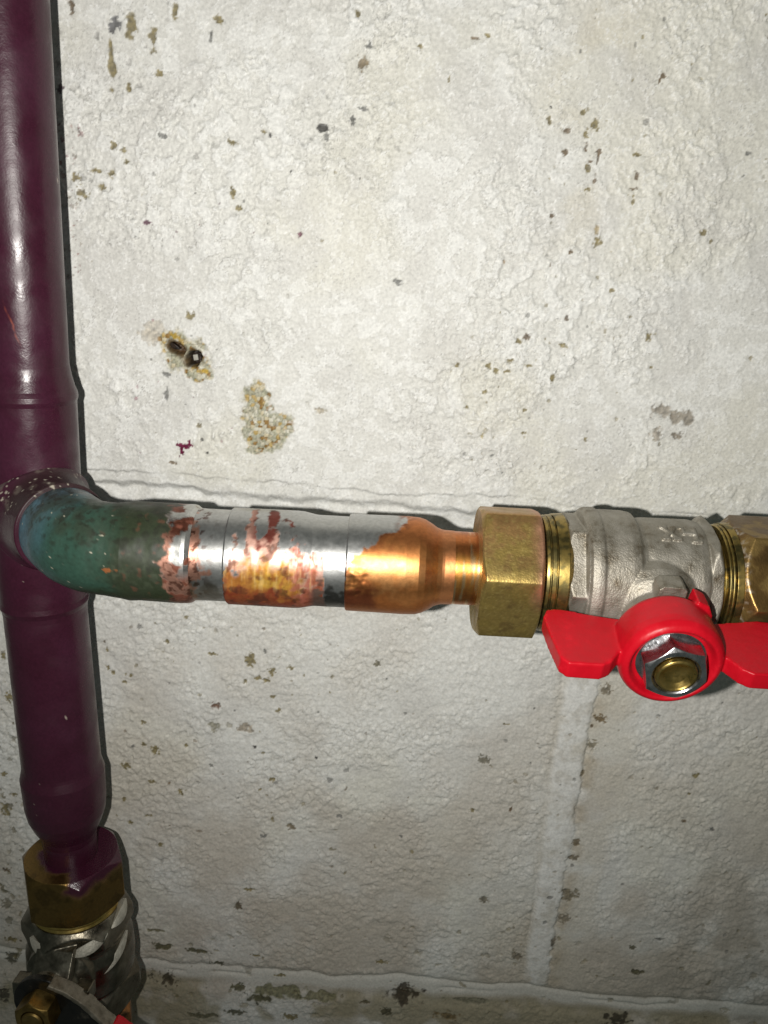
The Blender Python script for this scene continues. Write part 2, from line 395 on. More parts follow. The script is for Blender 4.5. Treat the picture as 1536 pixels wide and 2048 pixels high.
    P1 = [  # px, py, rx, ry, colour
        (224, 132, 6, 34, OL), (262, 50, 8, 24, OL), (306, 78, 7, 19, OL), (348, 20, 8, 16, OL), (228, 52, 13, 12, (0.13, 0.13, 0.14)),
        (258, 178, 5, 8, OL), (319, 146, 7, 5, OL), (436, 38, 8, 7, OL), (142, 10, 5, 12, BR), (122, 178, 6, 7, (0.14, 0.09, 0.11)),
        (166, 386, 9, 10, OL), (152, 354, 8, 6, OL), (226, 347, 6, 7, OL), (196, 342, 9, 4, OL), (204, 374, 7, 5, OL), (229, 291, 6, 7, OL), (248, 302, 8, 5, OL), (255, 326, 4, 6, OL),
        (327, 272, 7, 5, GY), (465, 285, 8, 5, OL), (466, 386, 4, 9, OL), (479, 418, 5, 5, OL), (422, 70, 3, 8, GY), (527, 262, 4, 4, OL),
        (643, 258, 14, 7, DK), (653, 277, 6, 9, GY), (726, 218, 10, 4, GY), (706, 240, 5, 8, GY), (727, 125, 9, 12, (0.24, 0.18, 0.10)), (717, 28, 6, 6, OL), (738, 92, 5, 6, GY),
        (950, 76, 8, 3, BR), (977, 70, 7, 4, OL), (842, 92, 4, 4, OL), (898, 160, 3, 6, OL), (582, 342, 3, 3, DK), (600, 470, 4, 4, (0.16, 0.02, 0.06)), (720, 357, 2, 2, DK),
        (1190, 251, 7, 10, OL), (1165, 224, 5, 4, OL), (1099, 240, 4, 7, OL), (1134, 262, 9, 4, BR), (1172, 268, 5, 8, OL), (1130, 304, 5, 7, BR), (1172, 296, 3, 7, BR), (1198, 305, 6, 5, BR), (1196, 318, 2, 10, BR), (1181, 323, 6, 3, BR), (1176, 336, 6, 6, OL), (1190, 360, 3, 8, BR), (1176, 378, 5, 4, OL), (1271, 310, 7, 3, OL), (1272, 352, 4, 7, BR), (1269, 377, 6, 3, BR), (1265, 402, 3, 8, OL),
        (1325, 152, 5, 5, BR), (1320, 161, 2, 6, BR), (1103, 432, 4, 4, BR), (1196, 484, 7, 9, OL), (1142, 504, 5, 4, BR), (1405, 466, 6, 5, OL), (1420, 482, 3, 4, OL), (1498, 306, 6, 4, GY), (1102, 215, 2, 2, DK), (1193, 460, 4, 9, (0.42, 0.34, 0.2)),
        (1054, 672, 6, 5, BR), (1037, 682, 5, 4, OL), (1132, 637, 4, 4, BR), (1125, 692, 7, 4, OL), (1018, 722, 6, 5, OL), (976, 733, 6, 6, OL), (992, 741, 5, 6, OL), (1014, 742, 6, 4, OL), (1055, 731, 7, 3, OL), (1104, 757, 4, 7, OL), (1296, 673, 5, 8, OL), (970, 785, 4, 3, OL), (932, 814, 4, 3, OL), (1302, 737, 3, 3, OL), (914, 730, 3, 5, OL), (1048, 866, 5, 3, OL), (964, 872, 4, 4, (0.4, 0.33, 0.15)), (1170, 880, 4, 4, OL), (1049, 820, 4, 3, OL),
        (1223, 582, 5, 4, OL), (1100, 531, 1.5, 4, BR), (1328, 824, 22, 12, (0.40, 0.36, 0.30)), (1365, 838, 22, 12, (0.36, 0.32, 0.26)), (1355, 872, 9, 7, (0.25, 0.21, 0.16)), (1312, 868, 9, 12, (0.40, 0.36, 0.3)), (1008, 523, 5, 4, (0.5, 0.38, 0.25)),
        (380, 632, 8, 7, OL), (332, 748, 7, 4, GY), (332, 790, 4, 10, GY), (640, 822, 9, 7, (0.5, 0.44, 0.33)), (398, 850, 4, 4, OL), (404, 880, 2, 4, DK), (346, 926, 6, 3, BR), (296, 446, 7, 4, (0.12, 0.02, 0.06)), (795, 565, 7, 6, GY), (540, 270, 3, 3, DK), (405, 757, 4, 3, OL), (415, 905, 2, 3, DK),
        (500, 1320, 9, 13, OL), (543, 1344, 6, 10, OL), (533, 1362, 6, 5, OL), (515, 1357, 5, 5, OL), (580, 1335, 6, 5, OL), (543, 1394, 6, 4, OL), (490, 1365, 4, 4, OL), (422, 1308, 9, 3, OL), (431, 1411, 6, 6, (0.16, 0.07, 0.03)), (334, 1283, 5, 4, OL), (285, 1445, 5, 4, OL), (310, 1500, 8, 8, OL), (288, 1488, 5, 4, OL), (252, 1531, 7, 8, OL), (304, 1563, 6, 4, OL), (362, 1583, 5, 6, OL), (372, 1490, 3, 5, OL), (545, 1560, 5, 5, OL), (510, 1494, 3, 3, DK), (632, 1515, 3, 3, DK), (583, 1655, 8, 6, (0.22, 0.17, 0.10)), (546, 1638, 3, 6, OL), (527, 1673, 5, 5, GY), (430, 1452, 9, 9, (0.38, 0.36, 0.28)), (490, 1455, 14, 8, (0.42, 0.36, 0.28)), (260, 1352, 4, 4, OL), (225, 1345, 4, 4, OL), (216, 1336, 4, 4, OL), (214, 1299, 3, 4, OL), (248, 1364, 4, 3, OL), (322, 1690, 4, 4, OL), (295, 1632, 6, 3, OL), (260, 1645, 5, 4, OL), (248, 1600, 4, 4, OL), (557, 1421, 5, 5, OL),
        (755, 1328, 7, 6, (0.2, 0.18, 0.12)), (968, 1520, 10, 9, (0.22, 0.2, 0.15)), (1014, 1449, 6, 2, OL), (1022, 1618, 3, 5, (0.14, 0.08, 0.03)), (945, 1620, 4, 4, OL), (968, 1800, 8, 7, (0.25, 0.22, 0.16)), (1200, 1438, 11, 8, (0.20, 0.13, 0.05)), (1212, 1380, 9, 10, (0.24, 0.2, 0.14)), (1183, 1452, 4, 4, BR), (1185, 1490, 8, 9, (0.32, 0.28, 0.2)), (1165, 1545, 4, 8, (0.25, 0.2, 0.12)), (1152, 1685, 8, 7, (0.22, 0.17, 0.1)), (1147, 1716, 9, 7, (0.22, 0.18, 0.12)), (1137, 1790, 16, 12, (0.26, 0.22, 0.15)), (1128, 1838, 10, 10, (0.28, 0.24, 0.18)), (1106, 1885, 5, 12, (0.22, 0.18, 0.13)), (1035, 1912, 9, 8, (0.26, 0.22, 0.16)),
        (1275, 1945, 13, 5, (0.10, 0.09, 0.04)), (1265, 1896, 5, 4, (0.12, 0.11, 0.06)), (1318, 1878, 9, 3, GY), (1392, 1550, 5, 6, OL), (1370, 1645, 5, 4, BR), (1378, 1587, 4, 3, OL), (1424, 1658, 3, 4, GY),
        (325, 1893, 19, 6, (0.11, 0.10, 0.035)), (391, 1903, 20, 5, (0.11, 0.10, 0.035)), (436, 1930, 14, 6, (0.10, 0.10, 0.04)), (514, 1911, 9, 3, OL), (336, 1962, 14, 13, (0.07, 0.055, 0.03)), (300, 1860, 22, 4, (0.2, 0.18, 0.09)), (478, 1978, 14, 8, (0.12, 0.11, 0.04)), (520, 1998, 22, 9, (0.10, 0.095, 0.04)), (560, 1985, 45, 12, (0.25, 0.24, 0.13)), (640, 1995, 28, 10, (0.28, 0.26, 0.15)), (763, 1925, 10, 4, OL), (560, 1955, 10, 3, OL), (810, 1995, 26, 17, (0.05, 0.035, 0.02)), (808, 1978, 9, 9, (0.07, 0.05, 0.03)), (772, 2025, 10, 9, (0.09, 0.08, 0.04)), (1235, 2040, 22, 14, (0.05, 0.04, 0.025)), (890, 2032, 26, 8, (0.24, 0.17, 0.08)), (470, 2025, 16, 6, (0.1, 0.1, 0.05)), (400, 2030, 26, 5, (0.16, 0.15, 0.09)), (260, 1985, 5, 5, DK), (300, 1955, 6, 5, (0.1, 0.09, 0.06)), (580, 2035, 14, 7, OL), (730, 2005, 8, 6, (0.15, 0.12, 0.06)), (475, 1812, 7, 7, (0.13, 0.1, 0.05)), (498, 1780, 10, 3, OL), (940, 2005, 60, 5, (0.3, 0.28, 0.2)),
        (12, 1620, 8, 14, OL), (8, 1550, 6, 5, OL), (28, 1590, 6, 4, OL), (12, 1740, 7, 5, BR), (14, 1810, 10, 9, (0.3, 0.27, 0.2)), (20, 1920, 10, 12, (0.1, 0.09, 0.05)), (22, 1880, 10, 6, OL), (8, 1990, 9, 14, (0.08, 0.07, 0.05)), (18, 1395, 6, 10, OL), (6, 1310, 4, 8, OL),
    ]
    for b in P1: blob(b[0], b[1], b[2]*1.05, b[3]*1.05, colour=b[4], a=0.88, sharp=0.24, depth=0.00030, nsc=max(0.0013, max(b[2], b[3])*0.00013), amp=0.95)
    R = np.random.default_rng(11)
    def scatter(n, x0, x1, y0, y1, smin, smax, cols, a=0.85, depth=0.0003):
        for _ in range(n):
            s = smin+(smax-smin)*R.random()**2.2
            blob(R.uniform(x0, x1), R.uniform(y0, y1), s*R.uniform(.6, 1.6), s*R.uniform(.6, 1.3), R.uniform(0, 3), cols[R.integers(len(cols))], depth=depth, a=a*R.uniform(.5, 1), amp=0.9, seed=R.random())
    scatter(80, 110, 1560, -20, 960, 1.2, 3.4, (OL, GY, (0.45, 0.43, 0.38), (0.4, 0.38, 0.33)), 0.7)
    scatter(60, 110, 420, -10, 520, 1.5, 6.0, (GY, (0.42, 0.41, 0.39), (0.33, 0.32, 0.31)), 0.6)
    scatter(70, 900, 1320, 600, 960, 1.3, 4.0, (OL, GY, (0.4, 0.36, 0.26)))
    scatter(60, 1060, 1560, 20, 560, 1.3, 4.0, (OL, GY, (0.4, 0.38, 0.3)))
    scatter(150, 200, 900, 1230, 1760, 1.3, 4.5, (OL, BR, GY, (0.36, 0.32, 0.22)))
    scatter(80, 900, 1560, 1380, 1950, 1.3, 4.0, ((0.3, 0.26, 0.18), GY, (0.4, 0.36, 0.28)))
    scatter(26, 1060, 1190, 1390, 1940, 1.5, 5.0, ((0.3, 0.25, 0.17), GY), 0.8)
    scatter(160, 200, 1560, 1850, 2070, 1.5, 7.0, ((0.2, 0.17, 0.09), (0.30, 0.27, 0.18), OL), 0.65, 0.0004)
    scatter(110, -30, 60, 1200, 2060, 1.5, 7.0, ((0.2, 0.17, 0.09), OL, (0.3, 0.27, 0.2)))
    scatter(26, 600, 820, 180, 330, 2, 7.0, ((0.4, 0.4, 0.4), GY), 0.5, 0.0002)
    scatter(90, 116, 162, 240, 560, 1, 3.5, ((0.2, 0.05, 0.06), (0.3, 0.1, 0.09), (0.25, 0.2, 0.15)), 0.75, 0.0)
    scatter(26, 260, 540, 380, 480, 1, 2.5, ((0.14, 0.02, 0.06), DK, GY), 0.8, 0.0)
    scatter(40, 250, 470, 620, 940, 1, 3.2, ((0.35, 0.3, 0.2), GY, (0.3, 0.1, 0.15)), 0.8, 0.0001)
    MG = (0.19, 0.012, 0.06)
    for a_ in ((372, 893, 8, 6), (363, 899, 4, 10), (378, 888, 4, 7), (358, 890, 5, 3), (366, 908, 2, 5)): blob(*a_, colour=MG, depth=-0.00005, amp=1.1, nsc=0.0014)
    # scraped patch of bare aggregate
    def aggregate(parts, depth, halo=None):
        for prt in parts:
            r = blob(*prt, colour=(0.45, 0.42, 0.31), depth=depth, amp=0.45, nsc=0.004, a=0.0)
            sl, m, q, xx, zz = r
            f1, f2, ci = worley(xx.ravel(), zz.ravel(), 0.0014, 5)
            pal = np.array([(0.46, 0.43, 0.33), (0.40, 0.39, 0.28), (0.44, 0.32, 0.12), (0.62, 0.60, 0.50), (0.27, 0.16, 0.045), (0.36, 0.36, 0.27), (0.54, 0.48, 0.33), (0.42, 0.41, 0.32), (0.50, 0.47, 0.36), (0.38, 0.37, 0.27)])
            cc = pal[(ci*9.99).astype(int)]*(0.62+0.45*ss(0.0, 0.25, f2-f1))[:, None]
            cc = cc.reshape(xx.shape+(3,))
            B2[sl] = B2[sl]*(1-m[..., None])+cc*m[..., None]
            H2[sl] += m*(0.0005*(1-np.clip(f1, 0, 1)**2)).reshape(xx.shape)
    aggregate([(512, 798, 27, 36), (532, 858, 48, 42), (520, 885, 28, 24)], 0.0005)
    for a_ in ((310, 662, 24, 18), (300, 672, 20, 12)): blob(*a_, colour=(0.62, 0.56, 0.46), depth=0.0, amp=0.8, a=0.6)
    aggregate([(345, 683, 26, 26), (370, 710, 42, 36), (400, 744, 28, 18)], 0.0005)
    for a_ in ((350, 672, 9, 5), (412, 743, 8, 4)): blob(*a_, colour=(0.55, 0.36, 0.04), depth=0, a=0.9)
    for a_ in ((352, 697, 22, 15, -0.5), (386, 717, 20, 18, 0)):
        blob(*a_[:4], rot=a_[4], colour=(0.12, 0.075, 0.03), depth=0.0006, amp=0.4, a=0.9, sharp=0.2)
    for a_ in ((352, 696, 17, 10, -0.5, 0.004, (0.09, 0.05, 0.022)), (386, 717, 16, 15, 0, 0.009, (0.02, 0.014, 0.01))):
        blob(*a_[:4], rot=a_[4], colour=a_[6], depth=a_[5], amp=0.25, a=0.97, sharp=0.12)
    h = H2.ravel(); base = B2.reshape(-1, 3)
    pts = np.stack([x, -h, z], 1)
    i = np.arange(nz-1)[:, None]*nx; j = np.arange(nx-1)[None, :]
    q = np.stack([i+j, i+j+1, i+nx+j+1, i+nx+j], -1).reshape(-1, 4)
    m = attr_mat('painted_block', bump=((1100, 0.6), (2600, 0.4)), dist=0.00007, strength=0.5, spec=0.3)
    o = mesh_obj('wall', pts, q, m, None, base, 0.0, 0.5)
    o['label'] = 'white painted concrete block wall with worn flaking paint behind the pipes'; o['category'] = 'wall'
    o['kind'] = 'structure'
    return o
build_wall()

# ------------------------------------------------------------------ axes of the pipework
DV, DH = 0.0355, 0.072
A = P(325, 1104, DH); B = P(1466, 1165, DH); RD = nrm(B-A)                # horizontal run
def SX(px):                                                              # distance along the run at a photo column
    t = 0.0
    lo, hi = -0.2, 0.4
    for _ in range(50):
        mid = (lo+hi)/2; q = A+RD*mid-CAM; u = F*np.dot(q, RT)/np.dot(q, fw)+768
        if u < px: lo = mid
        else: hi = mid
    return (lo+hi)/2
Vt = P(5, 0, DV); Vm = P(82, 1130, DV); VU = nrm(Vm-Vt)                  # upper riser, going down
Vb = P(121, 1500, DV); VL = nrm(Vb-Vm)                                   # lower riser
zrun = (A+RD*SX(160))[2]
tt = (zrun-Vt[2])/VU[2]; TC = Vt+VU*tt                                   # tee centre
ME = A+RD*SX(174)                                                        # where branch and run axes meet
BD = nrm(ME-TC); BL = np.linalg.norm(ME-TC)
viewH = nrm(CAM-(A+B)/2)

# ------------------------------------------------------------------ materials
M_attr = attr_mat('worn_metal', bump=((900, 0.7), (2600, 0.3)), dist=0.00005, strength=0.5)
M_paint = attr_mat('purple_gloss_paint', bump=((45, 0.7), (200, 0.25), (1500, 0.07)), dist=0.0009, strength=0.6, spec=0.45, coat=0.0)
M_brass = noise_mat('cast_brass', [(0.30, (0.24, 0.155, 0.035)), (0.5, (0.36, 0.25, 0.065)), (0.72, (0.46, 0.33, 0.11))], 420, 0.88, 0.40, ((900, 0.6), (1800, 0.4)), 0.00022, rough2=0.55)
M_nickel = noise_mat('cast_nickel', [(0.30, (0.15, 0.12, 0.08)), (0.44, (0.31, 0.285, 0.235)), (0.7, (0.43, 0.405, 0.355))], 150, 0.72, 0.46, ((1000, 0.4), (2100, 0.6)), 0.00026, rough2=0.60)
M_bright = noise_mat('turned_brass', [(0.3, (0.50, 0.34, 0.09)), (0.7, (0.66, 0.48, 0.17))], 300, 1.0, 0.26, ((300, 1.0),), 0.00008, rough2=0.4)
M_chrome = noise_mat('zinc_nut', [(0.3, (0.40, 0.40, 0.41)), (0.7, (0.66, 0.66, 0.67))], 260, 1.0, 0.22, ((500, 1.0),), 0.00012, rough2=0.36)
M_red = noise_mat('red_plastic_coat', [(0.25, (0.42, 0.003, 0.010)), (0.6, (0.52, 0.004, 0.014)), (0.70, (0.62, 0.008, 0.02)), (0.78, (0.60, 0.07, 0.07))], 130, 0.0, 0.30, ((160, 0.8), (700, 0.2)), 0.00025, coat=0.0, rough2=0.46, spec=0.32)
M_black = noise_mat('dirty_black_steel', [(0.35, (0.007, 0.007, 0.006)), (0.60, (0.02, 0.018, 0.015)), (0.78, (0.12, 0.105, 0.08))], 170, 0.35, 0.32, ((500, 1.0),), 0.0002, rough2=0.5)
M_oldbrass = noise_mat('dull_brass', [(0.3, (0.13, 0.08, 0.022)), (0.55, (0.25, 0.165, 0.05)), (0.75, (0.34, 0.24, 0.09))], 200, 0.9, 0.34, ((500, 0.7), (1500, 0.3)), 0.00015, rough2=0.5)
M_dnickel = noise_mat('dull_nickel', [(0.3, (0.08, 0.068, 0.048)), (0.55, (0.20, 0.18, 0.14)), (0.75, (0.40, 0.37, 0.30))], 110, 1.0, 0.24, ((900, 0.6), (300, 0.4)), 0.00014, rough2=0.42)
M_dull = noise_mat('worn_steel_edge', [(0.3, (0.10, 0.085, 0.06)), (0.6, (0.26, 0.23, 0.18)), (0.8, (0.36, 0.33, 0.27))], 260, 0.5, 0.42, ((700, 1.0),), 0.0002, rough2=0.6)
M_glint = noise_mat('glint_nickel', [(0.3, (0.30, 0.28, 0.23)), (0.7, (0.52, 0.50, 0.43))], 200, 0.45, 0.5, ((1200, 1.0),), 0.0002, rough2=0.6)  # paler nickel, flash glint put into the colour
M_plug = noise_mat('dark_plug', [(0.35, (0.008, 0.006, 0.005)), (0.7, (0.035, 0.022, 0.014))], 500, 0.0, 0.35, ((800, 1.0),), 0.0002, spec=0.15)
M_grey = noise_mat('grey_plug', [(0.35, (0.30, 0.29, 0.25)), (0.7, (0.42, 0.41, 0.36))], 500, 0.0, 0.5, ((800, 1.0),), 0.0001)

# ------------------------------------------------------------------ purple riser with its tee
PUR = np.array([0.045, 0.0085, 0.0210])
def purple(pts, s, t):
    c = np.tile(PUR, (len(pts), 1))
    c = mix(c, (0.056, 0.013, 0.030), 0.6*ss(-0.2, 0.5, fbm(pts, 0.03, 3, 3.0)))
    c = mix(c, (0.036, 0.006, 0.015), 0.5*ss(0.05, 0.5, fbm(pts, 0.02, 3, 8.0)))
    q = pts-P(32, 650, DV+0.011); al = q@nrm(VU+np.array([0.35, 0, 0])); ac = q@nrm(np.cross(nrm(VU+np.array([0.35, 0, 0])), (0, 1, 0)))
    c = mix(c, (0.30, 0.07, 0.04), 0.75*np.exp(-(al/0.006)**4)*np.exp(-((ac+0.0006*noise(pts, 0.004))/0.00016)**2)*(pts[:, 1] < -DV))
    sp = noise(pts, 0.0022)
    c = mix(c, (0.45, 0.38, 0.32), ss(0.80, 0.86, sp))
    ro = 0.27+0.14*ss(-0.3, 0.4, fbm(pts, 0.012, 3, 5))
    return c, 0.0, ro
riser = thing('riser_pipe', 'glossy dark purple vertical pipe with a tee at the left side', 'pipe', P(5, 0, DV))
sTee0 = 0; 
def sv(py, O, D, px=60):
    lo, hi = -0.3, 0.6
    for _ in range(50):
        mid = (lo+hi)/2; q = O+D*mid-CAM; v = 1024-F*np.dot(q, UP)/np.dot(q, fw)
        if v < py: lo = mid
        else: hi = mid
    return (lo+hi)/2
sA = sv(790, Vt, VU); sB = sv(1130, Vt, VU)
rp = 0.0137; rt = 0.0156
lathe('pipe', Vt, VU, (0, -1, 0), [(-0.16, rp), (sA-0.006, rp)], M_paint, riser, colour=purple, N=160, step=0.0012)
tee = lathe('tee', Vt, VU, (0, -1, 0), [(sA-0.0125, rp-0.0004), (sA-0.0105, rp+0.0001), (sA-0.0070, rp+0.0006), (sA-0.0030, rt-0.0003), (sA-0.0012, rt+0.0004), (sA+0.0004, rt+0.0005), (sA+0.0020, rt), (sB, rt-0.0001)], M_paint, riser, colour=purple, N=200)
s1 = sv(1200, Vm, VL); s2 = sv(1528, Vm, VL); s3 = sv(1548, Vm, VL); s4 = sv(1600, Vm, VL); s5 = sv(1640, Vm, VL); s6 = sv(1672, Vm, VL); s7 = sv(1722, Vm, VL)
lathe('tee_socket', Vm, VL, (0, -1, 0), [(-0.004, rt-0.0002), (0, rt-0.0001), (s1-0.002, rt), (s1, rt+0.0003), (s1+0.002, 0.0151), (s1+0.004, 0.0149)], M_paint, riser, colour=purple, N=200)
lathe('pipe', Vm, VL, (0, -1, 0), [(s1+0.0035, 0.0149), (s2, 0.0150)], M_paint, riser, colour=purple, N=160, step=0.0012)
lathe('reducer', Vm, VL, (0, -1, 0), [(s2-0.002, 0.0149), (s2, 0.0152), (s3-0.001, 0.0161), (s3+0.0015, 0.0160), (s4, 0.0157), ((s4+s5)/2, 0.0150), (s5, 0.0133), (s6-0.003, 0.0111), (s6, 0.0105), (s7+0.02, 0.0105)], M_paint, riser, colour=purple, N=200)

# branch socket of the tee, flared where it leaves the riser
def flare(r, s, t): return r
def branch_disp(pts, s, t):
    q = pts-Vt; ax = q@VU; d = np.linalg.norm(q-ax[:, None]*VU, axis=1)-rt
    return 0.0030*np.exp(-np.clip(d, 0, 1)/0.0028)
def branch_col(pts, s, t):
    c, m, ro = purple(pts, s, t)
    up = pts[:, 2]-(TC[2]+0*s)
    g = ss(0.0, 0.010, up + 0.004*fbm(pts, 0.012, 3))
    c = mix(c, (0.030, 0.014, 0.015), 0.85*g*ss(0.011, 0.017, s))
    sp = noise(pts, 0.0012)+0.30*noise(pts, 0.012)
    c = mix(c, (0.42, 0.38, 0.31), ss(0.56, 0.64, sp)*g)
    c = mix(c, (0.4, 0.35, 0.28), 0.6*ss(0.2, 0.5, noise(pts, .004))*g*ss(0.62, 0.3, np.abs(sp-0.2)) * 0.3)
    return c, 0.0, np.where(g > 0.5, 0.5, ro)
sk = 0.0265
lathe('branch_socket', TC, BD, (0, 0, 1), [(0.006, rt), (sk-0.0004, rt+0.0004), (sk, rt), (sk+0.0003, 0.0135)], M_paint, riser, colour=branch_col, disp=branch_disp, N=220)

# ------------------------------------------------------------------ branch: elbow, couplings, bell reducer, copper stub
branch = thing('branch_pipe', 'horizontal pipe with green elbow, silver sleeves and orange copper bell', 'pipe', A)
# elbow centre line: straight along BD, arc, straight along RD
ang = math.acos(np.dot(BD, RD)); Rb = 0.0215; tl = Rb*math.tan(ang/2)
b0 = BL-tl; arc = Rb*ang
start_run = np.dot(ME-A, RD)+tl
nn = nrm(RD-BD*np.dot(RD, BD))                                   # direction in the bend plane
wv = np.cross(BD, nn)
def elbow_path(s, t):
    k = np.clip((s-b0)/Rb, 0, ang)
    tang = np.cos(k)[:, None]*BD+np.sin(k)[:, None]*nn
    rad_in = -np.sin(k)[:, None]*BD+np.cos(k)[:, None]*nn
    c = TC+BD*np.minimum(s, b0)[:, None] + Rb*(np.sin(k)[:, None]*BD+(1-np.cos(k))[:, None]*nn)
    c = c+RD*np.clip(s-b0-arc, 0, 9)[:, None]
    rad = np.cos(t)[:, None]*(-rad_in)+np.sin(t)[:, None]*wv
    return c, rad
def s_el(px): return b0+arc+(SX(px)-start_run)
def elbow_col(pts, s, t):
    n = fbm(pts, 0.012, 4, 2.2); nf = fbm(pts, 0.003, 3, 4.2)
    X_ = s+0.003*n
    c = np.tile(np.array([0.034, 0.084, 0.064]), (len(pts), 1))
    c = mix(c, (0.075, 0.150, 0.195), np.clip(ss(sk+0.011, sk+0.0045, X_+0.002*nf)+0.55*ss(sk+0.022, sk+0.008, X_+0.003*n), 0, 1))
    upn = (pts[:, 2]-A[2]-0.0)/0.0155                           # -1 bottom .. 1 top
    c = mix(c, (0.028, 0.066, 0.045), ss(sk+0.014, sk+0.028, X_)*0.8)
    ol = ss(s_el(215), s_el(275), X_)
    c = mix(c, (0.026, 0.032, 0.015), 0.9*ol)
    c = mix(c, (0.07, 0.085, 0.055), 0.45*ol*ss(0.05, 0.5, nf)*ss(0.7, 0.1, np.abs(upn)))
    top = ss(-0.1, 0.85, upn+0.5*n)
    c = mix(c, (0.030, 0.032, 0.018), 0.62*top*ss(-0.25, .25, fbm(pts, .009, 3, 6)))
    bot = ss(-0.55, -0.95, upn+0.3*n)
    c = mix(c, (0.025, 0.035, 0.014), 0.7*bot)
    c = mix(c, (0.015, 0.02, 0.012), 0.7*ss(0.36, 0.52, noise(pts, 0.0015))*(0.4+0.6*top))
    c = mix(c, (0.12, 0.05, 0.03), 0.55*ss(0.38, 0.6, noise(pts+0.3, 0.0022))*ol)
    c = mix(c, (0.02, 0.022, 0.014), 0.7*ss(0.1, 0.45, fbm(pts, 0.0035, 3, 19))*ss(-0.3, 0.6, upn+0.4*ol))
    c = mix(c, (0.50, 0.46, 0.36), ss(0.66, 0.72, noise(pts+0.7, 0.0010))*ss(0.35, -0.1, ol-0.4))
    met = np.zeros(len(pts)); ro = np.full(len(pts), 0.46)+0.15*n
    # little bright scratch down to copper
    g = 0.9*ss(0.25, 0.0, np.hypot((s-s_el(258))/0.0028, (upn+0.08)/0.06)-0.7+1.3*nf)
    c = mix(c, (0.30, 0.10, 0.03), g)
    # ragged copper edge at the end of the collar
    e = ss(s_el(352), s_el(362), X_-0.0012*nf*2)
    pc = ss(-0.25, 0.0, fbm(pts, 0.005, 3, 9.5)+0.10)
    c = mix(c, (0.20, 0.07, 0.045), e)
    c = mix(c, (0.60, 0.31, 0.23), e*pc*ss(0.75, 0.5, np.abs(upn-0.0)))
    c = mix(c, (0.14, 0.05, 0.03), 0.8*e*ss(0.08, 0.32, fbm(pts, 0.0017, 3, 15)+0.25*fbm(pts, 0.006, 2, 16)))
    slv = e*ss(-0.05, 0.12, fbm(pts, 0.006, 3, 14.0)+0.25*ss(s_el(372), s_el(395), s)-0.05)*ss(0.0, .4, upn+0.25)
    c = mix(c, (0.55, 0.55, 0.53), slv)
    met = np.clip(0.25*e+0.6*e*pc+slv, 0, 1)*0.95
    return c, met, np.clip(ro-0.1*e, 0.2, 0.8)
def elbow_disp(pts, s, t): return 0.00018*fbm(pts, 0.008, 3)+0.00005*noise(pts, 0.002)
L1 = s_el(232); L2 = s_el(250); L3 = s_el(384); L4 = s_el(398)
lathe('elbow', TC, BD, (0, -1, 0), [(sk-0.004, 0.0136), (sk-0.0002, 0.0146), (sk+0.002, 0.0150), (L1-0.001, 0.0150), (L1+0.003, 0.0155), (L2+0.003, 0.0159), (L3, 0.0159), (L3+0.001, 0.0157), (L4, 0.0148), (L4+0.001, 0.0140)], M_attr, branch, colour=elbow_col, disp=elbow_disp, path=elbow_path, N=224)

SIL = np.array([0.49, 0.49, 0.48])
def wv_(t): return np.sin(t)                                     # -1 top edge .. 1 bottom edge in the view
UH = viewH
def pxs(s, lo=None):                                             # photo column of a point on the run's axis
    q = A[None, :]+RD[None, :]*s[:, None]-CAM
    return F*(q@RT)/(q@fw)+768
def sleeve_col(pts, s, t):
    px = pxs(s); v = wv_(t); n = fbm(pts, 0.006, 4, 1.1); n2 = fbm(pts, 0.0025, 3, 5.5)
    c = np.tile(SIL, (len(pts), 1)); met = np.full(len(pts), 0.95); ro = 0.30+0.10*n
    c = mix(c, (0.50, 0.50, 0.49), 0.5*ss(-0.1, 0.4, n))
    ro = np.full(len(pts), 0.34)+0.05*n
    cu = ss(0.10, -0.02, (px-430)/60.0+0.55*np.abs(v-0.3)+0.55*n)
    c = mix(c, (0.66, 0.34, 0.25), cu)
    c = mix(c, (0.10, 0.035, 0.02), 0.85*ss(0.22, 0.36, n2+0.3*n)*ss(460, 405, px))
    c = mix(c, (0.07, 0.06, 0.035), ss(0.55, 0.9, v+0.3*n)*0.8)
    return c, met*(1-0.5*ss(0.55, 0.9, v)), np.clip(ro, .2, .7)
sl0, sl1 = SX(396), SX(464)
lathe('sleeve', A, RD, UH, [(sl0, 0.0140), (sl0+0.0003, 0.0148), (sl0+0.003, 0.0147), (sl1, 0.0147)], M_attr, branch, colour=sleeve_col, N=224)
